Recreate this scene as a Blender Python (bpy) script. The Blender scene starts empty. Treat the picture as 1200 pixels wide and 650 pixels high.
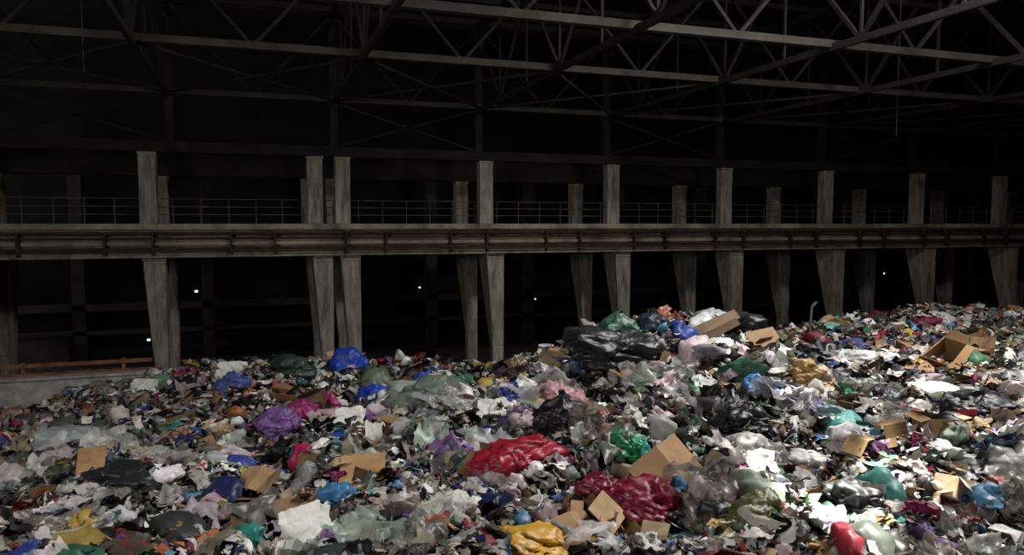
import bpy, bmesh, math, random
import numpy as np
from mathutils import Vector, Matrix, noise
random.seed(7); rng=np.random.default_rng(7)
scene=bpy.context.scene
scene.view_settings.view_transform='Standard'
E=7.0                      # eye height above hall floor
YAW=math.radians(18.9); CU,SU=math.cos(YAW),math.sin(YAW)
def cam_to_hall(X,Z):             # camera-aligned coordinates -> hall axes; crest and piece bearings read off image pixels
    return CU*X+SU*Z, -SU*X+CU*Z

# ------------------------------------------------------------ helpers
def lin(c):
    return tuple(((v/255)/12.92 if v/255<=0.04045 else ((v/255+0.055)/1.055)**2.4) for v in c)
class B:
    def __init__(s): s.v=[]; s.f=[]; s.m=[]
    def add(s,v,f,m=0):
        o=len(s.v); s.v+= [tuple(p) for p in v]; s.f+=[tuple(i+o for i in q) for q in f]; s.m+=[m]*len(f)
    def box(s,x0,x1,y0,y1,z0,z1,m=0):
        s.hexa([(x0,y0),(x1,y0),(x1,y1),(x0,y1)],z0,[(x0,y0),(x1,y0),(x1,y1),(x0,y1)],z1,m)
    def hexa(s,b,z0,t,z1,m=0):
        v=[(x,y,z0) for x,y in b]+[(x,y,z1) for x,y in t]
        s.add(v,[(3,2,1,0),(4,5,6,7),(0,1,5,4),(1,2,6,5),(2,3,7,6),(3,0,4,7)],m)
    def beam(s,a,b,w,h=None,m=0):
        h=h or w; a=Vector(a); b=Vector(b); d=(b-a).normalized()
        up=Vector((0,0,1)) if abs(d.z)<.95 else Vector((1,0,0))
        r=d.cross(up).normalized()*w/2; u=r.cross(d).normalized()*h/2
        v=[a-r-u,a+r-u,a+r+u,a-r+u,b-r-u,b+r-u,b+r+u,b-r+u]
        s.add(v,[(3,2,1,0),(4,5,6,7),(0,1,5,4),(1,2,6,5),(2,3,7,6),(3,0,4,7)],m)
    def tube(s,a,b,r,n=10,m=0):
        a=Vector(a); b=Vector(b); d=(b-a).normalized()
        up=Vector((0,0,1)) if abs(d.z)<.95 else Vector((1,0,0))
        x=d.cross(up).normalized(); y=x.cross(d)
        v=[]
        for p in (a,b):
            for i in range(n):
                t=2*math.pi*i/n; v.append(p+x*r*math.cos(t)+y*r*math.sin(t))
        f=[(i,(i+1)%n,n+(i+1)%n,n+i) for i in range(n)]+[tuple(range(n))[::-1],tuple(range(n,2*n))]
        s.add(v,f,m)
    def obj(s,name,mats,smooth=False,bevel=0):
        me=bpy.data.meshes.new(name); me.from_pydata(s.v,[],s.f)
        for m in mats: me.materials.append(m)
        me.polygons.foreach_set('material_index',s.m)
        if smooth: me.polygons.foreach_set('use_smooth',[True]*len(s.f))
        me.update(); o=bpy.data.objects.new(name,me); scene.collection.objects.link(o)
        if bevel:
            b=o.modifiers.new('bevel','BEVEL'); b.width=bevel; b.segments=1
        return o

def mat(name,c1,c2,rough=.9,scale=1.0,metal=0,bump=.3,streak=False,detail=8):
    m=bpy.data.materials.new(name); m.use_nodes=True; nt=m.node_tree; N=nt.nodes; L=nt.links
    bs=N['Principled BSDF']; bs.inputs['Roughness'].default_value=rough; bs.inputs['Metallic'].default_value=metal; bs.inputs['Specular IOR Level'].default_value=.25
    tc=N.new('ShaderNodeTexCoord'); mp=N.new('ShaderNodeMapping'); L.new(tc.outputs['Object'],mp.inputs['Vector'])
    if streak: mp.inputs['Scale'].default_value=(3,3,.5)
    n1=N.new('ShaderNodeTexNoise'); n1.inputs['Scale'].default_value=scale; n1.inputs['Detail'].default_value=detail; n1.inputs['Roughness'].default_value=.7
    L.new(mp.outputs[0],n1.inputs['Vector'])
    r=N.new('ShaderNodeValToRGB'); r.color_ramp.elements[0].position=.35; r.color_ramp.elements[1].position=.68
    r.color_ramp.elements[0].color=(*lin(c1),1); r.color_ramp.elements[1].color=(*lin(c2),1)
    L.new(n1.outputs['Fac'],r.inputs['Fac']); L.new(r.outputs[0],bs.inputs['Base Color'])
    n2=N.new('ShaderNodeTexNoise'); n2.inputs['Scale'].default_value=scale*8; n2.inputs['Detail'].default_value=5
    L.new(tc.outputs['Object'],n2.inputs['Vector'])
    b=N.new('ShaderNodeBump'); b.inputs['Strength'].default_value=bump; b.inputs['Distance'].default_value=.05
    L.new(n2.outputs['Fac'],b.inputs['Height']); L.new(b.outputs[0],bs.inputs['Normal'])
    return m
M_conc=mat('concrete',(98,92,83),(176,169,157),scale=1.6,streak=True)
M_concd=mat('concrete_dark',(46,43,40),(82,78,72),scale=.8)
M_back=mat('unlit_back_wall',(24,24,24),(40,39,38),scale=.5)  # near-black colour paints the unlit depth, raised slightly to suggest haze
M_beam=mat('concrete_beam',(92,84,72),(172,162,144),scale=.9)
M_rust=mat('rusty_pipe',(34,25,20),(76,58,46),rough=.7,scale=3)
M_steel=mat('roof_steel',(42,39,36),(68,64,59),rough=.85,scale=1)
M_rail=mat('railing_steel',(60,58,55),(110,105,98),rough=.7,scale=2)
M_steeld=mat('roof_steel_dark',(26,24,23),(44,41,39),rough=.9,scale=1.5)  # tone raised to put the faint roof haze into the colour
M_roof=mat('roof_sheet',(44,44,46),(66,65,65),scale=.5)
M_floor=mat('dirty_floor',(38,35,32),(72,67,61),scale=.6)
M_wood=mat('timber',(96,62,42),(146,102,72),scale=3)
M_lowwall=mat('rendered_wall',(126,124,120),(184,182,176),scale=2)

# ------------------------------------------------------------ hall shell
b=B(); b.box(-40,75,-14,47,-.2,0); b.obj('floor',[M_floor])
b=B(); b.box(-40,75,-14,47,E+11,E+11.3); b.obj('ceiling',[M_roof])
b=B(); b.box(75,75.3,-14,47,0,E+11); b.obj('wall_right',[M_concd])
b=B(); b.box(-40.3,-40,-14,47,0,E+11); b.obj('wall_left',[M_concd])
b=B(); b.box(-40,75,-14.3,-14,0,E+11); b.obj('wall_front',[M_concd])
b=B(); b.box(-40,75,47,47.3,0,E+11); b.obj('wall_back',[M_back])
def emis(name,c,s):
    m=bpy.data.materials.new(name); m.use_nodes=True; bs=m.node_tree.nodes['Principled BSDF']
    bs.inputs['Emission Color'].default_value=(*c,1); bs.inputs['Emission Strength'].default_value=s; return m
M_day=emis('daylit_glass',(.8,.9,1),1.2)
for i,(u,z,s) in enumerate([(-3.4,3.07,.12),(9.8,2.93,.10),(9.9,.8,.09),(17.7,1.93,.1),(29.4,3.3,.12),(15.2,3.5,.07),(47.7,3.0,.12),(-6.0,.35,.12),(38,2.6,.08),(22.5,2.2,.06)]):
    b=B(); b.box(u-s,u+s,46.9,46.95,z-s*.8,z+s*.8); 
    for q in (-1,1): b.box(u+q*s-.03,u+q*s+.03,46.86,46.98,z-s,z+s,1); b.box(u-s,u+s,46.86,46.98,z+q*s*.8-.03,z+q*s*.8+.03,1)
    b.obj('window_%d'%(i+1),[M_day,M_steeld])

NW=30.3; U0=3.52
cols=[U0+6*i for i in range(0,11)]+[U0-1.07-6*k for k in range(0,6)]
# gallery girder
b=B()
b.box(-38,74,NW-.45,NW-.05,E-1.24,E-.22)          # web
b.box(-38,74,NW-.72,NW+.1,E-.22,E-.0)             # top flange / kerb
b.box(-38,74,NW-.62,NW-.05,E-.80,E-.66)
b.box(-38,74,NW-.66,NW-.05,E-1.24,E-1.06)
b.box(-38,74,NW+.1,NW+5.1,E-.25,E-.03)
b.box(-38,74,NW+4.6,NW+5.1,E-1.2,E-.25)
for u in cols: b.box(u-.2,u+.2,NW+.1,NW+4.6,E-.8,E-.25)
gg=b.obj('gallery_girder',[M_beam],bevel=.02)
b=B()
for (dz,r,n) in ((-.36,.06,-.62),(-.54,.045,-.64),(-.92,.06,-.72),(-1.02,.035,-.80)):
    b.tube((-38,NW+n-.05,E+dz),(74,NW+n-.05,E+dz),r)
u=-37
while u<73:
    b.box(u-.04,u+.04,NW-.86,NW-.45,E-1.15,E-.3); u+=1.9+.8*math.sin(u*3)
b.obj('pipe_run',[M_rust])
def column(u,n,uh=2.65):
    b=B()
    zt=E-1.24; zb=E-5.2
    top=[(u-.38,n-.4),(u+.37,n-.4),(u+.37,n+.9),(u-.38,n+.9)]
    bot=[(u-.12,n-.35),(u+.37,n-.35),(u+.37,n+.1),(u-.12,n+.1)]
    b.hexa(bot,zb,top,zt-.25); b.hexa(bot,0,bot,zb); b.hexa(top,zt-.25,top,zt)
    b.hexa([(u-.42,n-.42),(u+.4,n-.42),(u+.4,n+.92),(u-.42,n+.92)],zt-.12,[(u-.42,n-.42),(u+.4,n-.42),(u+.4,n+.92),(u-.42,n+.92)],zt-.0)
    n2=n+.25; u2=u-.22
    b.box(u2-.3,u2+.3,n2-.05,n2+.45,E-.02,E+uh)
    b.box(u2-.33,u2+.33,n2-.08,n2+.48,E+uh-.1,E+uh)
    b.obj('concrete_column',[M_conc],bevel=.03)
for u in cols: column(u,NW)
for u in cols: column(u,NW+4.0,2.0)
b=B()
for i in range(-6,12):
    u=U0+6*i; b.box(u-.3,u+.3,42,42.6,0,E+4)
b.box(-38,74,42,42.5,E-4.4,E-4.05); b.box(-38,74,42,42.4,E-5.6,E-5.4); b.box(-38,74,41.9,42.7,E-1.5,E-.6)
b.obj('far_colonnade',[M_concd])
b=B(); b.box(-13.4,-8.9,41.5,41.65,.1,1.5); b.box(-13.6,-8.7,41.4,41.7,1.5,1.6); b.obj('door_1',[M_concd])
b=B()
for n in (NW+.45,NW+4.4):
    b.box(-38,74,n-.25,n+.25,E+2.66 if n<32 else E+2.0,E+3.05)
b.obj('crane_girder',[M_steeld])
b=B(); nr=NW+.95
for dz in (.35,.65,.95): b.tube((-38,nr,E+dz),(74,nr,E+dz),.018,6)
u=-38
while u<74: b.tube((u,nr,E-.028),(u,nr,E+.95),.02,6); u+=1.0
b.obj('gallery_railing',[M_rail])
b=B(); b.box(-22,-2.5,24.7,25.0,0,2.45); b.box(-22,-2.5,24.64,25.06,2.45,2.53); b.obj('low_wall',[M_lowwall],bevel=.02)
b=B()
b.box(-22,-3.3,26.45,26.5,E-4.46,E-4.34); b.box(-22,-3.1,26.45,26.5,E-4.78,E-4.64)
for k in range(7): b.box(-21+2.8*k,-20.9+2.8*k,26.5,26.6,0,E-4.30)
b.obj('timber_barrier',[M_wood])

# ------------------------------------------------------------ roof steelwork
zb,zt=E+4.8,E+8.2
tr=[U0-.5+6*i for i in range(-5,12)]
for u in tr:
    b=B()
    ys=[NW+.5-3*k for k in range(0,15)]
    b.beam((u,ys[0],zb),(u,ys[-1],zb),.14,.18); b.beam((u,ys[0],zt),(u,ys[-1],zt),.2,.24)
    for k in range(len(ys)-1):
        b.beam((u,ys[k],zb),(u,ys[k],zt),.07)
        if k%2==0: b.beam((u,ys[k],zt),(u,ys[k+1],zb),.1)
        else: b.beam((u,ys[k],zb),(u,ys[k+1],zt),.1)
    b.beam((u,NW+.5,E+3.0),(u,NW+.5,zt),.3)
    b.obj('roof_truss',[M_steeld])
gn=[NW+.3,22.2,16.9,10.5]
for n in gn:
    b=B()
    b.box(-38,74,n-.12,n+.12,zb+.0,zb+.2)
    b.box(-38,74,n-.14,n+.14,zt-.1,zt+.1)
    for i in range(len(tr)-1):
        a,c=tr[i],tr[i+1]; mid=(a+c)/2
        b.beam((a,n,zt),(mid,n,zb+.1),.09,m=1); b.beam((mid,n,zb+.1),(c,n,zt),.09,m=1)
    b.obj('roof_girder',[M_steel,M_steeld])
b=B()
for i in range(len(tr)-1):
    a,c=tr[i],tr[i+1]
    b.beam((a,NW,zb),(c,22.2,zb),.08); b.beam((c,NW,zb),(a,22.2,zb),.08)
    if i%2: b.beam((a,NW+.5,E+3.05),(c,NW+.5,zb),.08); b.beam((c,NW+.5,E+3.05),(a,NW+.5,zb),.08)
b.obj('roof_bracing',[M_steeld])
b=B()
for k in range(12): b.box(-38,74,NW+.5-3*k-.06,NW+.5-3*k+.06,zt+.15,zt+.35)
b.obj('roof_purlins',[M_steeld])
b=B()
for (a,Z,z0,z1) in ((-.565,19,4.4,7.5),(.51,24,3.4,7)):
    u,n=cam_to_hall(a*Z,Z); b.tube((u,n,E+z0-.6),(u,n,E+z1+1),.012,6)
b.obj('hanging_cable',[M_steel])

# ------------------------------------------------------------ heap surface
CP=[(-.85,4,2.7),(-.4,4,2.6),(0,4,2.55),(.4,4,2.5),(.85,4,2.5),
(-.8,6,2.9),(-.4,6,2.85),(0,6,2.75),(.4,6,2.7),(.8,6,2.7),
(-.69,8,3.25),(-.69,12,3.9),(-.69,16,4.6),(-.69,20,5.35),(-.69,24,6.6),(-.9,16,5.2),(-.9,22,6.6),
(-.515,12,3.5),(-.515,16,4.0),(-.515,20,4.5),(-.5,22.5,4.9),(-.515,27,6.8),
(-.344,12,3.2),(-.344,16,3.5),(-.344,19,3.85),(-.344,22,4.4),(-.344,27,6.3),
(-.17,8,2.85),(-.17,12,3.05),(-.17,16,3.3),(-.17,20,3.95),(-.17,26,5.7),
(0,9,2.65),(0,12,2.75),(0,16,3.2),(0,21,4.4),(0,28,6),
(.09,14,2.4),(.15,13,1.98),(.15,9,2.45),(.15,19,4.0),(.15,25,5.4),
(.25,14,2.1),(.25,9,2.4),(.27,20,3.8),(.3,28,5.4),
(.344,16,2.6),(.34,12,2.3),(.344,9,2.45),(.4,20,3.05),
(.435,22,3.05),(.435,12,2.5),(.435,9,2.5),(.43,30,5),
(.55,25,3.1),(.55,18,2.85),(.55,12,2.5),(.55,32,4.8),
(.69,25,3.25),(.69,18,2.95),(.69,12,2.6),(.69,8,2.55),(.69,33,4.8),(.9,25,3.5),(.9,12,2.6),(.9,33,4.8)]
P=np.array([(a*z,z) for a,z,d in CP]); D=np.array([d for a,z,d in CP])
def kern(r2): return np.sqrt(r2+1.0)
A=kern(((P[:,None]-P[None])**2).sum(-1)); n_=len(P)
Mx=np.zeros((n_+1,n_+1)); Mx[:n_,:n_]=A; Mx[:n_,n_]=1; Mx[n_,:n_]=1
sol=np.linalg.solve(Mx,np.append(D,0))
tab=rng.random((256,256))
def vn(x,y,s=0):
    x=x+s*17.3; y=y+s*9.1
    xi=np.floor(x).astype(int); yi=np.floor(y).astype(int); fx=x-xi; fy=y-yi
    fx=fx*fx*(3-2*fx); fy=fy*fy*(3-2*fy)
    g=lambda i,j: tab[(xi+i)%256,(yi+j)%256]
    return (g(0,0)*(1-fx)+g(1,0)*fx)*(1-fy)+(g(0,1)*(1-fx)+g(1,1)*fx)*fy-.5
def H(X,Z,lump=True):
    X=np.asarray(X,float); Z=np.asarray(Z,float); sh=X.shape
    x=X.ravel(); z=Z.ravel()
    out=np.zeros(len(x))
    for s in range(0,len(x),20000):
        q=np.stack([x[s:s+20000],z[s:s+20000]],1)
        out[s:s+20000]=kern(((q[:,None]-P[None])**2).sum(-1))@sol[:n_]+sol[n_]
    if lump:
        out-= .46*vn(x*.7,z*.7,1)+.42*vn(x*1.7,z*1.7,2)+.22*vn(x*4.5,z*4.5,3)
    return np.maximum(E-out,0.02).reshape(sh)

# ------------------------------------------------------------ litter templates
def ico(sub):
    bm=bmesh.new(); bmesh.ops.create_icosphere(bm,subdivisions=sub,radius=1)
    v=np.array([p.co[:] for p in bm.verts]); f=[tuple(q.index for q in t.verts) for t in bm.faces]; bm.free(); return v,f
ICO={k:ico(k) for k in (1,2,3,4,5)}
def rid(p): return 1-2*abs(noise.noise(p))
def cell(p):
    d=noise.voronoi(p)[0]; return min(1,(d[1]-d[0])*1.8)
def t_bag(sub,seed,tied=False,flat=.6):
    v,f=ICO[sub]; out=[]; s=Vector((seed*13.7,seed*5.1,seed*3.3))
    rr_=random.Random(seed); ax=Vector((rr_.uniform(-1,1),rr_.uniform(-1,1),rr_.uniform(-.5,.5))).normalized(); bx=ax.orthogonal().normalized(); cx_=ax.cross(bx)
    for c in v:
        p=Vector(c); q=p*1.2+s
        w=Vector((noise.noise(q*1.5),noise.noise(q*1.5+Vector((9,2,1))),noise.noise(q*1.5+Vector((3,7,5)))))
        rr=math.hypot(c[0],c[1])+1e-5; cx,cy=c[0]/rr,c[1]/rr
        pl=rid(Vector((cx*2.6+w.x,cy*2.6+w.y,seed*1.7)))*max(0,(c[2]+.6)/1.6)**1.5
        r=.82+.55*noise.noise(q*.8)+.16*cell(q*.9+w*.5)+.14*rid(q*1.9+w*1.8)+(.14 if tied else .07)*pl
        # anisotropic wrinkles running round the bag
        k=Vector((p.dot(ax)*1.0+w.x*.9,p.dot(bx)*3.2+w.y*.8,p.dot(cx_)*3.2+w.z*.8))+s
        if sub>=3: r+=.10*rid(k)+.05*rid(q*4.2+w*3)
        if sub>=4: r+=.05*rid(k*2.3+w*1.5)+.03*rid(q*9+w*5)
        if sub>=5: r+=.022*rid(k*5+w*3)
        p=p*r
        if tied and c[2]>.72:
            t=(c[2]-.72)/.28; kk=(1-t)**1.5*.9+.1+(.25 if t>.93 else 0)
            p=Vector((p.x*kk,p.y*kk,p.z+.45*t)); 
        p.z*=flat; p.x+=.3*w.y; p.y+=.3*w.z; out.append(p[:])
    return np.array(out),f,True
def t_sheet(n,seed,amp=.25,asp=1.0,curl=.5):
    s=Vector((seed*3.7,seed*9.1,seed*1.3)); out=[]
    for j in range(n+1):
        for i in range(n+1):
            x=2*i/n-1; y=(2*j/n-1)
            q=Vector((x*1.3,y*1.3,0))+s
            edge=1+.25*noise.noise(Vector((math.atan2(y,x)*2,seed,3)))+.1*noise.noise(Vector((math.atan2(y,x)*6,seed,3)))
            z=amp*(rid(q)*.8+noise.noise(q*.7)*1.3+.4*rid(q*2.3)+.18*rid(q*5))+curl*(x*x*.5-y*y*.2)*math.sin(seed)
            out.append((x*edge+amp*.7*noise.noise(q*2+Vector((5,5,5))),y*asp*edge+amp*.7*noise.noise(q*2),z))
    f=[(j*(n+1)+i,j*(n+1)+i+1,(j+1)*(n+1)+i+1,(j+1)*(n+1)+i) for j in range(n) for i in range(n)]
    return np.array(out),f,n>=8
def t_card(seed):
    r=random.Random(seed); b=B(); k=r.choice([1,2,2,3]); x=-1; z=0; ang=r.uniform(-.4,.4); h=r.uniform(.4,.9); t=.02
    for i in range(k):
        l=2/k*r.uniform(.7,1.2); x2=x+l*math.cos(ang); z2=z+l*math.sin(ang)
        b.beam((x,0,z),(x2,0,z2),h*2*r.uniform(.75,1),t); x,z=x2,z2; ang+=r.uniform(-.9,.9)
    v=np.array(b.v); v-=v.mean(0); v[:,2]+=.1*v[:,1]*r.uniform(-1,1)
    v[:,1]+=.2*v[:,0]*r.uniform(-1,1); return v,b.f,False
def t_box(seed):
    r=random.Random(seed); b=B(); x,y,z=1,r.uniform(.6,.95),r.uniform(.35,.7)
    P4=[(-x,-y),(x,-y),(x,y),(-x,y)]; j=lambda:r.uniform(-.14,.14)
    bt=[(a+j(),c+j(),-z) for a,c in P4]; tp=[(a+j(),c+j(),z+j()) for a,c in P4]
    b.add(bt+tp,[(0,1,2,3),(0,1,5,4),(1,2,6,5),(2,3,7,6),(3,0,4,7)])
    for i in range(4):
        a=Vector(tp[i]); c=Vector(tp[(i+1)%4]); mid=(a+c)/2; d=Vector((mid.x,mid.y,0)).normalized(); q=r.uniform(-1.2,1.4)
        o=(d*math.cos(q)+Vector((0,0,math.sin(q))))*y*.8
        if r.random()<.8: b.add([a,c,c+o-(c-a)*.05,a+o+(c-a)*.05],[(0,1,2,3)])
    return np.array(b.v),b.f,False
def lathe(prof,n=10):
    v=[(r*math.cos(2*math.pi*i/n),r*math.sin(2*math.pi*i/n),z) for r,z in prof for i in range(n)]
    f=[(k*n+i,k*n+(i+1)%n,(k+1)*n+(i+1)%n,(k+1)*n+i) for k in range(len(prof)-1) for i in range(n)]
    return np.array(v),f
def t_bottle(seed):
    v,f=lathe([(.02,-1),(.26,-1),(.3,-.93),(.3,-.5),(.26,-.4),(.3,-.3),(.3,.3),(.22,.55),(.1,.75),(.1,.85),(.13,.86),(.13,1),(.02,1)],10)
    for i,p in enumerate(v):
        k=1-.35*max(0,noise.noise(Vector(p)*1.5+Vector((seed,0,0)))); v[i][0]*=k
    v=v[:,[2,0,1]]; return v,f,True
def t_cup(seed):
    v,f=lathe([(.02,-.6),(.4,-.6),(.58,.6),(.62,.62),(.55,.6),(.38,-.55)],12); v[:,0]*=.6+.4*((seed*.37)%1); return v,f,True
def t_tray(seed):
    z=.25; bt=[(-.8,-.5,-z),(.8,-.5,-z),(.8,.5,-z),(-.8,.5,-z)]; tp=[(-1,-.7,z),(1,-.7,z),(1,.7,z),(-1,.7,z)]; rm=[(-1.12,-.82,z-.02),(1.12,-.82,z-.02),(1.12,.82,z-.02),(-1.12,.82,z-.02)]
    f=[(0,1,2,3)]+[(i,(i+1)%4,4+(i+1)%4,4+i) for i in range(4)]+[(4+i,4+(i+1)%4,8+(i+1)%4,8+i) for i in range(4)]
    return np.array(bt+tp+rm),f,False
def t_carton(seed):
    r=random.Random(seed); j=lambda:r.uniform(-.08,.08); x,y,z=.45,.4,.8
    Q=[(-x,-y),(x,-y),(x,y),(-x,y)]
    v=[(a+j(),c+j(),-z) for a,c in Q]+[(a+j(),c+j(),z*.6) for a,c in Q]+[(-x,0,z),(x,0,z),(-x,0,z+.15),(x,0,z+.15)]
    f=[(0,3,2,1),(0,1,5,4),(1,2,6,5),(2,3,7,6),(3,0,4,7),(4,5,9,8),(7,6,9,8),(5,6,9),(4,7,8),(8,9,11,10)]
    v=np.array(v)[:,[2,0,1]]; return v,f,False
def t_strip(seed,n=12):
    out=[]
    for i in range(n+1):
        t=2*i/n-1; y=.5*noise.noise(Vector((t*1.5,seed,0))); z=.5*noise.noise(Vector((t*2,seed,5))); w=.08*(1+.5*noise.noise(Vector((t*3,seed,9))))
        out+=[(t,y-w,z),(t,y+w,z+w*noise.noise(Vector((t*3,seed,1)))*2)]
    return np.array(out),[(2*i,2*i+1,2*i+3,2*i+2) for i in range(n)],True
T_bagH=[t_bag(4 if i<8 else 3,i,tied=i%3==0,flat=.45+.1*(i%4)) for i in range(14)]
T_bagM=[t_bag(3,i+30,tied=i%4==0,flat=.45+.1*(i%4)) for i in range(12)]
T_bagL=[t_bag(2,i,flat=.5+.1*(i%4)) for i in range(10)]
T_shH=[t_sheet(12,i,.2+.07*(i%5),asp=.45+.12*(i%5)) for i in range(14)]
T_pap=[t_sheet(8,i+50,.06+.05*(i%4),asp=.45+.12*(i%5),curl=.4) for i in range(12)]
T_shL=[t_sheet(5,i,.2+.07*(i%5),asp=.45+.12*(i%5)) for i in range(12)]
T_scr=[t_sheet(2,i,.25,asp=.4+.15*(i%5)) for i in range(10)]
T_card=[t_card(i) for i in range(20)]
T_box=[t_box(i) for i in range(8)]
T_misc=[t_bottle(1),t_bottle(4),t_cup(1),t_cup(2),t_tray(1),t_carton(1),t_carton(2)]
T_strip=[t_strip(i) for i in range(8)]

# palettes (sRGB)
PAL_plastic=[((226,225,222),26),((170,168,166),12),((24,24,26),20),((58,60,60),10),((48,70,146),3),((32,46,98),3),((90,142,178),3.4),
 ((146,40,52),2.8),((164,58,104),2.6),((122,86,142),2.4),((86,62,120),1.5),((48,108,80),2.6),((74,148,138),1.9),((112,126,104),4.5),((192,164,78),2),((186,108,64),2.2),((208,184,186),4),((86,92,82),6),((178,188,176),5),((146,134,118),9)]
PAL_paper=[((232,229,222),28),((208,201,190),18),((170,160,145),13),((180,152,118),13),((135,130,124),8),((164,68,60),2.2),((70,98,150),2.4),((80,130,102),1.8),((198,170,90),1.8),((182,116,80),2.2),((96,86,76),9),((60,56,52),7)]
PAL_card=[((162,130,95),10),((140,112,81),10),((176,144,108),9),((110,88,66),7),((190,170,140),6)]
def pick(pal,k):
    w=np.array([p[1] for p in pal],float); w/=w.sum(); c=np.array([lin(p[0]) for p in pal])
    idx=rng.choice(len(pal),k,p=w); out=c[idx]*(rng.uniform(.45,1.1,(k,1)))*(rng.uniform(.92,1.08,(k,3)))
    return np.clip(out,0,.9)
VV=[];FL=[];FT=[];FM=[];FS=[];C1=[];C2=[];off=0
def rot(k,tilt):
    yaw=rng.uniform(0,2*np.pi,k); ax=rng.uniform(0,2*np.pi,k); th=rng.normal(0,tilt,k)
    c,s=np.cos(yaw),np.sin(yaw); z=np.zeros(k); o=np.ones(k)
    Rz=np.stack([c,-s,z,s,c,z,z,z,o],1).reshape(k,3,3)
    x,y=np.cos(ax),np.sin(ax); ct,st=np.cos(th),np.sin(th)
    Rt=np.stack([ct+x*x*(1-ct),x*y*(1-ct),y*st,x*y*(1-ct),ct+y*y*(1-ct),-x*st,-y*st,x*st,ct],1).reshape(k,3,3)
    return Rt@Rz
def scatter(T,K,size,zr,pal,mi,tilt=.5,lift=(0,.3),mode='area',sx=(.8,1.2)):
    global off
    a=rng.uniform(-.86,.86,K)
    if mode=='log': Z=np.exp(rng.uniform(np.log(zr[0]),np.log(zr[1]),K))
    else: Z=np.sqrt(rng.uniform(zr[0]**2,zr[1]**2,K))
    X=a*Z; s=np.exp(rng.uniform(np.log(size[0]),np.log(size[1]),K))
    u,n=cam_to_hall(X,Z)
    keep=~((n>24.3)&(u<-3.2)); X,Z,s,u,n=X[keep],Z[keep],s[keep],u[keep],n[keep]; K=len(X)
    h=H(X,Z)+s*rng.uniform(lift[0],lift[1],K)
    pos=np.stack([u,n,h],1); R=rot(K,tilt); S=s[:,None]*rng.uniform(sx[0],sx[1],(K,3))
    ti=rng.integers(0,len(T),K); col=pick(pal,K); col2=pick(pal,K)
    for t in range(len(T)):
        m=np.where(ti==t)[0]; k=len(m)
        if k==0: continue
        v,f,sm=T[t]; nv=len(v)
        w=np.einsum('kij,kvj->kvi',R[m],v[None]*S[m][:,None])+pos[m][:,None]
        VV.append(w.reshape(-1,3)); C1.append(np.repeat(col[m],nv,0)); C2.append(np.repeat(col2[m],nv,0))
        fl=np.concatenate([np.array(q) for q in f]); ft=np.array([len(q) for q in f])
        FL.append((fl[None]+(np.arange(k)*nv)[:,None]+off).ravel()); FT.append(np.tile(ft,k))
        FM.append(np.full(len(f)*k,mi)); FS.append(np.full(len(f)*k,sm)); off+=nv*k
na,nz=420,520
aa=np.linspace(-1.0,1.0,na); zz=np.exp(np.linspace(np.log(3.0),np.log(36),nz)); AA,ZZ=np.meshgrid(aa,zz)
hh=H(AA*ZZ,ZZ)-.05+.07*vn(AA*ZZ*9,ZZ*9,5); u,n=cam_to_hall(AA*ZZ,ZZ)
hh=np.where((n>24.3)&(u<-3.2),.02,hh)
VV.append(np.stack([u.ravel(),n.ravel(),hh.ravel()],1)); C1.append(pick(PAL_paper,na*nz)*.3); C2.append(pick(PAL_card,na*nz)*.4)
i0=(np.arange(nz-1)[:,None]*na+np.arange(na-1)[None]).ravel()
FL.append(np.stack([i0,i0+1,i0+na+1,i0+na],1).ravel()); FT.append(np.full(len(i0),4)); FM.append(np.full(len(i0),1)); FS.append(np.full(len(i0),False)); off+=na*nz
N0,N1=4.3,11
scatter(T_bagH,280,(.12,.28),(N0,N1),PAL_plastic,0,.7,(-.3,.1))
scatter(T_bagM,900,(.04,.12),(N0,N1),PAL_plastic,0,.7,(-.1,.5))
scatter(T_shH,1100,(.06,.24),(N0,N1),PAL_plastic,0,.7,(0,.4))
scatter(T_shH,500,(.05,.17),(N0,N1),PAL_paper,1,.6,(0,.5))
scatter(T_pap,2600,(.04,.19),(N0,N1),PAL_paper,1,.6,(0,.5))
scatter(T_shH,260,(.12,.32),(N0,N1),PAL_plastic[:2]+PAL_plastic[-3:],3,.6,(.1,.6))
scatter(T_card,720,(.06,.22),(N0,N1),PAL_card,2,.6,(0,.6))
scatter(T_box,40,(.09,.2),(N0,N1),PAL_card,2,.6,(-.3,.2))
scatter(T_misc,1800,(.03,.11),(N0,N1),PAL_plastic,0,1.2,(0,.5))
scatter(T_misc,1000,(.03,.10),(N0,N1),PAL_paper,1,1.2,(0,.5))
scatter(T_strip,900,(.10,.3),(N0,N1),PAL_plastic,0,.5,(.1,.3))
scatter(T_scr,44000,(.014,.06),(N0,N1),PAL_paper+PAL_plastic,1,.7,(.2,1.4),'log')
F0,F1=10.5,31
scatter(T_bagL,3000,(.07,.18),(F0,F1),PAL_plastic,0,.7,(-.2,.3))
scatter(T_bagM,800,(.14,.32),(F0,24),PAL_plastic,0,.7,(-.35,.1))
scatter(T_shL,5000,(.07,.24),(F0,F1),PAL_plastic,0,.7,(0,.4))
scatter(T_shL,5500,(.07,.20),(F0,F1),PAL_paper,1,.6,(0,.5))
scatter(T_card,2600,(.06,.24),(F0,F1),PAL_card,2,.6,(0,.5))
scatter(T_box,140,(.12,.24),(F0,F1),PAL_card,2,.6,(-.2,.3))
scatter(T_misc,4000,(.05,.13),(F0,F1),PAL_paper,1,1.2,(0,.5))
scatter(T_scr,44000,(.03,.085),(F0,F1),PAL_paper+PAL_plastic,1,.7,(.2,1.4))
V=np.concatenate(VV); FLc=np.concatenate(FL); FTc=np.concatenate(FT)
me=bpy.data.meshes.new('garbage_heap'); me.vertices.add(len(V)); me.vertices.foreach_set('co',V.ravel())
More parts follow.
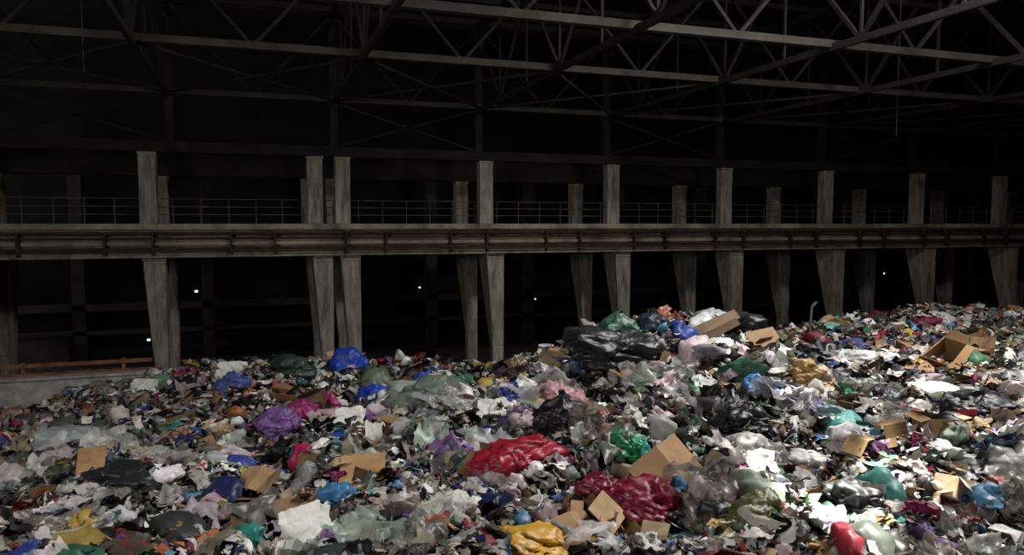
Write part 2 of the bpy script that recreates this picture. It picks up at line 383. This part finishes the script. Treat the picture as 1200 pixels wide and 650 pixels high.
me.loops.add(len(FLc)); me.loops.foreach_set('vertex_index',FLc.astype(np.int32))
me.polygons.add(len(FTc)); st=np.concatenate([[0],np.cumsum(FTc)[:-1]]).astype(np.int32)
me.polygons.foreach_set('loop_start',st)
try: me.polygons.foreach_set('loop_total',FTc.astype(np.int32))
except Exception: pass
me.update(calc_edges=True)
for nm,C in (('Col',C1),('Col2',C2)):
    at=me.attributes.new(nm,'FLOAT_COLOR','POINT'); c=np.concatenate(C); at.data.foreach_set('color',np.concatenate([c,np.ones((len(c),1))],1).ravel())

def litter_mat(name,rough,spec=.5,thr=.62,alpha=1,bump=.4,bscale=5,col=None,dirt=.45,bdetail=3):
    m=bpy.data.materials.new(name); m.use_nodes=True; nt=m.node_tree; N=nt.nodes; L=nt.links; bs=N['Principled BSDF']
    bs.inputs['Roughness'].default_value=rough; bs.inputs['Specular IOR Level'].default_value=spec
    tc=N.new('ShaderNodeTexCoord')
    n1=N.new('ShaderNodeTexNoise'); n1.inputs['Scale'].default_value=9; n1.inputs['Detail'].default_value=3; L.new(tc.outputs['Object'],n1.inputs['Vector'])
    r=N.new('ShaderNodeMapRange'); r.inputs['From Min'].default_value=thr; r.inputs['From Max'].default_value=thr+.02; L.new(n1.outputs['Fac'],r.inputs['Value'])
    mx=N.new('ShaderNodeMix'); mx.data_type='RGBA'; L.new(r.outputs[0],mx.inputs['Factor'])
    if col is None:
        a1=N.new('ShaderNodeAttribute'); a1.attribute_name='Col'; a2=N.new('ShaderNodeAttribute'); a2.attribute_name='Col2'
        L.new(a1.outputs['Color'],mx.inputs['A']); L.new(a2.outputs['Color'],mx.inputs['B'])
    else:
        c=lin(col); mx.inputs['A'].default_value=(*c,1); mx.inputs['B'].default_value=(c[0]*.7,c[1]*.7,c[2]*.7,1)
    n3=N.new('ShaderNodeTexNoise'); n3.inputs['Scale'].default_value=3.5; n3.inputs['Detail'].default_value=8; n3.inputs['Roughness'].default_value=.7; L.new(tc.outputs['Object'],n3.inputs['Vector'])
    r3=N.new('ShaderNodeMapRange'); r3.inputs['From Min'].default_value=.35; r3.inputs['From Max'].default_value=.6; r3.inputs['To Min'].default_value=dirt; r3.inputs['To Max'].default_value=1; L.new(n3.outputs['Fac'],r3.inputs['Value'])
    m2=N.new('ShaderNodeMix'); m2.data_type='RGBA'; m2.blend_type='MULTIPLY'; m2.inputs['Factor'].default_value=1
    L.new(mx.outputs['Result'],m2.inputs['A']); L.new(r3.outputs[0],m2.inputs['B']); L.new(m2.outputs['Result'],bs.inputs['Base Color'])
    # crease relief
    n2=N.new('ShaderNodeTexNoise'); n2.noise_type='RIDGED_MULTIFRACTAL'; n2.normalize=True; n2.inputs['Scale'].default_value=bscale; n2.inputs['Detail'].default_value=bdetail; n2.inputs['Distortion'].default_value=.6; L.new(tc.outputs['Object'],n2.inputs['Vector'])
    b=N.new('ShaderNodeBump'); b.inputs['Strength'].default_value=bump; b.inputs['Distance'].default_value=.06; L.new(n2.outputs['Fac'],b.inputs['Height']); L.new(b.outputs[0],bs.inputs['Normal'])
    bs.inputs['Alpha'].default_value=alpha
    return m
mats=[litter_mat('litter_plastic',.48,.35,.66,bump=.45),litter_mat('litter_paper',.9,.15,.6,bump=.15),litter_mat('litter_cardboard',.9,.1,.75,bump=.05),litter_mat('litter_film',.35,.5,.8,alpha=.5,bump=.4)]
for m in mats: me.materials.append(m)
me.polygons.foreach_set('material_index',np.concatenate(FM).astype(np.int32)); me.polygons.foreach_set('use_smooth',np.concatenate(FS).astype(bool))
me.validate(); heap=bpy.data.objects.new('garbage_heap',me); scene.collection.objects.link(heap)

# ------------------------------------------------------------ individual recognisable pieces
mc={}
def hm(kind,col):
    k=(kind,col)
    if k not in mc:
        if kind=='plastic': mc[k]=litter_mat('plastic_%d_%d_%d'%col,.45,.4,.8,bump=.6,col=col,dirt=.6,bscale=6,bdetail=4)
        elif kind=='film': mc[k]=litter_mat('film_%d_%d_%d'%col,.35,.5,.8,bump=.5,col=col,dirt=.8,alpha=.8)
        elif kind=='paper': mc[k]=litter_mat('paper_%d_%d_%d'%col,.9,.15,.8,bump=.08,col=col,dirt=.8)
        else: mc[k]=litter_mat('cardboard_%d_%d_%d'%col,.9,.1,.78,bump=.04,col=col,dirt=.7)
    return mc[k]
def place(name,tpl,a,Z,size,m,rz=0,rx=0,ry=0,lift=.3,dz=0,solid=0):
    v,f,sm=tpl; v=np.array(v)*np.array(size)/2
    me=bpy.data.meshes.new(name); me.from_pydata([tuple(p) for p in v],[],f); me.materials.append(m)
    me.polygons.foreach_set('use_smooth',[bool(sm)]*len(f)); o=bpy.data.objects.new(name,me); scene.collection.objects.link(o)
    u,n=cam_to_hall(a*Z,Z); o.location=(u,n,float(H([a*Z],[Z])[0])+lift*size[2]+dz)
    o.rotation_euler=(rx,ry,rz-YAW)
    if solid: s=o.modifiers.new('thickness','SOLIDIFY'); s.thickness=solid
    return o
sd=[20]
def bag(name,a,Z,w,h,col,d=None,kind='plastic',tied=False,rz=0,rx=0,ry=0,sub=4,lift=.2):
    sd[0]+=1; sub=5 if Z<12 and w>.4 else sub
    return place(name,t_bag(sub,sd[0],tied,.9),a,Z,(w,d or w*.8,h),hm(kind,col),rz,rx,ry,lift)
def sheet(name,a,Z,w,d,h,col,kind='paper',rz=0,rx=.5,ry=0,n=22,amp=.3,lift=.6):
    sd[0]+=1; return place(name,t_sheet(n,sd[0],amp,1,.4),a,Z,(w,d,h),hm(kind,col),rz,rx,ry,lift,.05)
bag('black_tarp_bundle',.14,11.6,1.6,.75,(34,37,38),d=1.1,sub=5,rz=.2,ry=.15,lift=.3)
bag('trash_bag',.148,12.6,.66,.5,(52,92,76),sub=4,tied=True,lift=.1)
bag('trash_bag',.19,12.6,.5,.4,(40,48,66)); bag('trash_bag',.31,14,.85,.45,(24,26,27)); bag('trash_bag',.362,11,.8,.5,(30,32,34),tied=True)
bag('trash_bag',.32,8.9,.6,.42,(20,21,22)); bag('trash_bag',.285,9.2,.55,.4,(24,26,28),tied=True)
bag('trash_bag',.07,9.0,.6,.45,(28,27,28),tied=True); bag('trash_bag',-.335,10.1,.75,.5,(26,27,27)); bag('trash_bag',-.42,9.2,.7,.35,(30,33,34))
bag('trash_bag',-.52,8.2,.8,.35,(34,38,38)); bag('trash_bag',-.23,6.0,.7,.3,(54,60,62)); bag('trash_bag',.22,6.3,.5,.3,(44,62,66)); bag('trash_bag',.47,7.0,.6,.35,(30,34,36))
bag('trash_bag',.64,9.5,.7,.4,(36,38,40),tied=True); bag('trash_bag',.5,10.6,.6,.4,(38,40,42)); bag('trash_bag',-.12,13.5,.8,.5,(36,40,40)); bag('trash_bag',-.3,15,.9,.5,(48,62,52)); bag('trash_bag',.02,12.2,.6,.4,(50,26,32))
bag('plastic_bag',.008,7.65,.78,.46,(150,22,46),rz=.3,sub=5,lift=.3); bag('plastic_bag',.19,6.8,.66,.4,(120,16,46),sub=5,ry=.3,lift=.25); bag('plastic_bag',.12,7.4,.42,.28,(110,18,42),lift=.25)
bag('plastic_bag',-.218,16,.7,.9,(24,64,168),lift=.35); bag('plastic_bag',-.186,12.9,.62,.55,(28,62,166),lift=.3); bag('plastic_bag',-.24,9.6,.35,.3,(38,60,156))
bag('plastic_bag',-.105,11.4,1.2,.65,(104,118,104),sub=5,rz=-.2); bag('plastic_bag',-.13,12.6,.9,.5,(146,154,144))
bag('plastic_bag',.07,10.3,.68,.52,(174,128,134)); bag('plastic_bag',-.32,10.6,.5,.42,(110,76,134)); bag('plastic_bag',-.082,8.6,.5,.42,(118,88,134),tied=True)
bag('plastic_bag',-.284,11.9,.45,.36,(142,40,98)); bag('plastic_bag',-.287,8.9,.26,.55,(168,32,82),ry=.3); bag('plastic_bag',-.245,12.4,.25,.5,(156,40,96),ry=-.4)
bag('plastic_bag',.155,7.9,.46,.36,(28,122,76),lift=.3); bag('plastic_bag',.178,7.8,.22,.34,(50,150,140),lift=.4); bag('plastic_bag',.18,10.6,.46,.34,(148,180,134)); bag('plastic_bag',.246,10.3,.34,.38,(96,164,112),tied=True)
bag('plastic_bag',-.085,6.4,.58,.4,(210,210,200),rz=-.4,ry=-.2,sub=5,lift=.3); bag('plastic_bag',.03,6.0,.6,.24,(206,156,46),rz=-.1,ry=.15,lift=.4)
bag('plastic_bag',-.362,6.9,.3,.34,(44,134,126),lift=.3); bag('plastic_bag',-.395,6.9,.2,.24,(104,62,156),lift=.3); bag('plastic_bag',.5,22,.9,.6,(130,30,56)); bag('plastic_bag',.563,20,.8,.5,(120,30,62))
bag('plastic_bag',.612,14,.8,.6,(72,110,76),tied=True); bag('plastic_bag',.393,14.5,.7,.35,(42,56,130)); bag('plastic_bag',.396,10.3,.42,.34,(166,134,84)); bag('plastic_bag',.5,8,.36,.25,(112,78,128))
bag('plastic_bag',.68,7.5,.5,.3,(146,78,48)); bag('plastic_bag',-.46,19,1.0,.4,(130,174,130)); bag('plastic_bag',-.61,11.5,1.0,.4,(146,152,150)); bag('plastic_bag',-.62,7.9,.3,.2,(140,54,74))
bag('plastic_bag',.44,9.0,.4,.24,(104,136,136)); bag('plastic_bag',.33,8.2,.4,.3,(180,180,176)); bag('plastic_bag',.36,9.6,.35,.3,(64,106,150)); bag('plastic_bag',-.02,8.6,.6,.2,(130,92,152),ry=.5,lift=.6)
bag('plastic_bag',.03,17,.7,.4,(74,142,134)); bag('plastic_bag',-.42,6.6,.28,.2,(186,106,66)); bag('plastic_bag',-.15,7.4,.5,.3,(190,192,188),kind='film'); bag('plastic_bag',.55,10,.4,.3,(206,200,190))
bag('plastic_bag',.4,8.2,.4,.26,(200,200,196)); bag('plastic_bag',.62,8.0,.4,.28,(150,156,150)); bag('plastic_bag',.47,12.5,.5,.36,(190,190,186)); bag('plastic_bag',.28,12,.5,.32,(200,202,200))
bag('plastic_bag',-.45,12,.5,.3,(180,184,180)); bag('plastic_bag',-.55,14,.7,.4,(90,106,96)); bag('plastic_bag',-.38,13.5,.5,.35,(62,78,132)); bag('plastic_bag',.01,10.6,.5,.35,(206,206,200),tied=True)
bag('plastic_bag',.338,6.2,.44,.44,(88,90,52),lift=.2); bag('plastic_bag',-.24,7.6,.3,.3,(62,122,170),lift=.3); bag('plastic_bag',-.33,8.4,.3,.25,(44,84,160)); bag('plastic_bag',.33,10.2,.3,.3,(64,114,168)); bag('plastic_bag',.08,7.1,.3,.2,(64,140,124))
bag('plastic_bag',-.6,9.3,.3,.22,(60,86,144)); bag('plastic_bag',.6,12.8,.4,.3,(60,88,154)); bag('plastic_bag',.27,14,.5,.36,(150,150,156)); bag('plastic_bag',.46,15,.6,.4,(60,66,106))
# cardboard
def cardfold(pts,h,t=.02):
    b=B()
    for (x,z),(x2,z2) in zip(pts,pts[1:]): b.beam((x,0,z),(x2,0,z2),h,t)
    v=np.array(b.v); return v*2,b.f,False
place('cardboard_sheet',cardfold([(-.36,-.05),(.02,.03),(.34,-.10)],.56,.010),.218,7.6,(1,1,1),hm('card',(170,138,104)),rz=.45,rx=.85,ry=-.45,lift=.28)
place('cardboard_sheet',cardfold([(-.25,0),(.25,.05)],.35,.010),-.205,8.2,(1,1,1),hm('card',(176,142,102)),rz=.1,rx=.7,lift=.12)
place('cardboard_sheet',cardfold([(-.62,0),(.0,.03),(.62,-.02)],.2,.012),.262,12.9,(1,1,1),hm('card',(126,106,84)),rz=.1,rx=.8,ry=-.42,lift=.28)
place('cardboard_sheet',cardfold([(-.5,0),(.5,.02)],.16,.012),.27,12.5,(1,1,1),hm('card',(106,90,72)),rz=-.1,rx=.8,ry=-.5,lift=.2)
place('cardboard_sheet',cardfold([(-.3,0),(.3,.1)],.4,.012),.34,13,(1,1,1),hm('card',(150,126,98)),rz=.5,rx=.8,lift=.12)
place('cardboard_sheet',cardfold([(-.3,0),(.3,.05)],.4,.012),.16,11,(1,1,1),hm('card',(130,106,80)),rz=.9,rx=.4,lift=.1)
place('cardboard_sheet',cardfold([(-.25,0),(.0,.05),(.2,0)],.34,.010),.09,6.2,(1,1,1),hm('card',(166,136,100)),rz=.6,rx=.5,lift=.14)
place('cardboard_sheet',cardfold([(-.2,0),(.2,.04)],.3,.010),.13,6.4,(1,1,1),hm('card',(176,150,116)),rz=1.2,rx=.7,lift=.2)
place('cardboard_sheet',cardfold([(-.22,0),(.0,.05),(.22,.0)],.3,.010),-.35,8.0,(1,1,1),hm('card',(160,130,96)),rz=-.4,rx=.6,lift=.14)
place('cardboard_sheet',cardfold([(-.22,0),(.22,.03)],.26,.010),-.3,7.6,(1,1,1),hm('card',(150,120,88)),rz=.8,rx=.7,lift=.14)
for (a,Z,s,c,rz,rx,ry) in [(.587,11.7,.62,(140,110,78),.5,.3,-.5),(.582,8.6,.46,(152,122,90),.3,.1,.1),(-.307,13,.6,(132,102,70),.2,.3,.2),(-.157,9.9,.45,(146,116,82),.5,.2,.3),(.54,15,.5,(130,104,74),.3,.2,.2),(.44,18,.6,(132,106,76),.8,.2,0),(-.42,13,.4,(126,98,70),.4,.2,.1),(.66,17,.5,(140,112,82),.1,.1,.4)]:
    sd[0]+=1; place('cardboard_box',t_box(sd[0]),a,Z,(s,s*.9,s*.8),hm('card',c),rz,rx,ry,lift=.2,solid=.008)
b=t_box(3); place('gift_box',(b[0][:8],[(0,1,2,3),(0,1,5,4),(1,2,6,5),(2,3,7,6),(3,0,4,7),(4,5,6,7)],False),-.139,6.75,(.28,.24,.18),hm('paper',(110,66,140)),rz=.7,rx=.3,lift=1.0)
# paper, boards
sheet('white_paper',-.28,6.9,.5,.45,.3,(222,220,214),rz=.6,rx=.7); sheet('white_paper',-.3,6.5,.35,.3,.2,(214,212,206),rz=.2)
sheet('white_paper',.575,8.75,.5,.35,.1,(226,224,216),rz=.2,rx=.1,amp=.1,lift=4.0); sheet('white_paper',-.19,9.3,.22,.5,.15,(224,222,216),rx=1.1,amp=.15)
sheet('white_paper',-.22,11,.45,.35,.2,(216,214,208),rx=.5); sheet('white_paper',-.02,9.9,.5,.35,.2,(206,204,200),rx=.5); sheet('white_paper',.34,7.3,.3,.25,.2,(226,220,206),rx=.6); sheet('white_paper',.44,6.6,.3,.25,.2,(226,222,212),rx=.6); sheet('white_paper',.5,7.2,.3,.25,.2,(226,222,212),rx=.5)
sheet('white_paper',-.38,16,.6,.5,.3,(210,210,206),rx=.9); sheet('white_paper',-.5,17,.6,.4,.2,(206,206,202),rx=.5); sheet('white_paper',.03,6.9,.4,.3,.2,(222,220,214),rz=.3,rx=.6)
b=B(); b.box(-.3,.3,-.12,.12,-.02,.02); place('foam_board',(np.array(b.v)*2,b.f,False),.095,13.3,(1,1,1),hm('paper',(226,228,228)),rz=.15,ry=-.15,rx=.3,lift=.22)
b=B(); b.box(-.25,.25,-.1,.1,-.02,.02); place('foam_board',(np.array(b.v)*2,b.f,False),.11,13.2,(1,1,1),hm('paper',(216,218,220)),rz=-.15,ry=.1,rx=.4,lift=.15)
place('plastic_bucket',lathe([(.02,-1),(.7,-1),(1,1),(1.08,1),(1.08,.9),(1,.88),(.9,1)],20)+(True,),.046,15.3,(.3,.3,.34),hm('plastic',(226,230,236)),lift=.9)
b=B(); b.beam((0,0,-.6),(.02,0,.5),.05,.04); b.beam((.02,0,.5),(.12,0,.62),.05,.04); place('steel_post',(np.array(b.v)*2,b.f,False),.402,16,(1,1,1),M_rail,lift=.3,ry=.04)

# ------------------------------------------------------------ lights
def area(name,loc,target,sx,sy,p,col):
    l=bpy.data.lights.new(name,'AREA'); l.shape='RECTANGLE'; l.size=sx; l.size_y=sy; l.energy=p; l.color=col
    o=bpy.data.objects.new(name,l); o.location=loc; d=Vector(target)-Vector(loc); o.rotation_euler=d.to_track_quat('-Z','Y').to_euler(); scene.collection.objects.link(o)
area('heap_fill',(*cam_to_hall(10,11.5),E+10.5),(*cam_to_hall(7,11),0),6,4,5200,(1,.98,.95))  # added lamp for assumed daylight on the heap, no skylight in the ceiling
area('colonnade_fill',(*cam_to_hall(-10,-3),E+2),(*cam_to_hall(6,26),E-2),8,4,1150,(1,.97,.92))  # added fill lamp to brighten the colonnade, no gate behind it
area('bay_fill',(-22,37,E+3),(20,40,E-4),3,3,420,(.9,.95,1))  # added dim lamp so the beams of the rear bay show
def spot(name,loc,target,ang,p):
    l=bpy.data.lights.new(name,'SPOT'); l.spot_size=math.radians(ang); l.spot_blend=.6; l.energy=p; l.shadow_soft_size=.05; l.color=(1,.93,.82)
    o=bpy.data.objects.new(name,l); o.location=loc; d=Vector(target)-Vector(loc); o.rotation_euler=d.to_track_quat('-Z','Y').to_euler(); scene.collection.objects.link(o)
for a,Z,ang,p in [(.32,7.8,3.0,.8),(.36,7.2,3.4,.8),(.41,6.8,4.0,1),(.47,6.7,4.2,1),(.52,7.6,3.4,.9),(.58,7.1,3.2,.9),(.37,9.4,2.4,.6),(.5,6.1,3,.9),(.62,8.6,2.6,.6),(.44,8.2,2.6,.8),(.25,7.3,1.6,.35),(.6,6.3,2.4,.7),(.5,9.6,2.2,.5)]:
    spot('sun_patch_spot',(*cam_to_hall(a*Z+3.5,Z+1.5),E+9.5),(*cam_to_hall(a*Z,Z),E-2.6),ang,52000*p)  # added spot lamps under the closed ceiling, standing in for sun patches
w=bpy.data.worlds.new('World'); scene.world=w; w.use_nodes=True; w.node_tree.nodes['Background'].inputs[0].default_value=(.6,.7,.85,1); w.node_tree.nodes['Background'].inputs[1].default_value=.1

# ------------------------------------------------------------ camera
cam=bpy.data.cameras.new('camera'); co=bpy.data.objects.new('camera',cam); scene.collection.objects.link(co)
cam.sensor_width=36; cam.lens=36*873/1200; cam.clip_end=300
co.location=(0,0,E); co.rotation_euler=(math.radians(90-4.13),0,-YAW); scene.camera=co
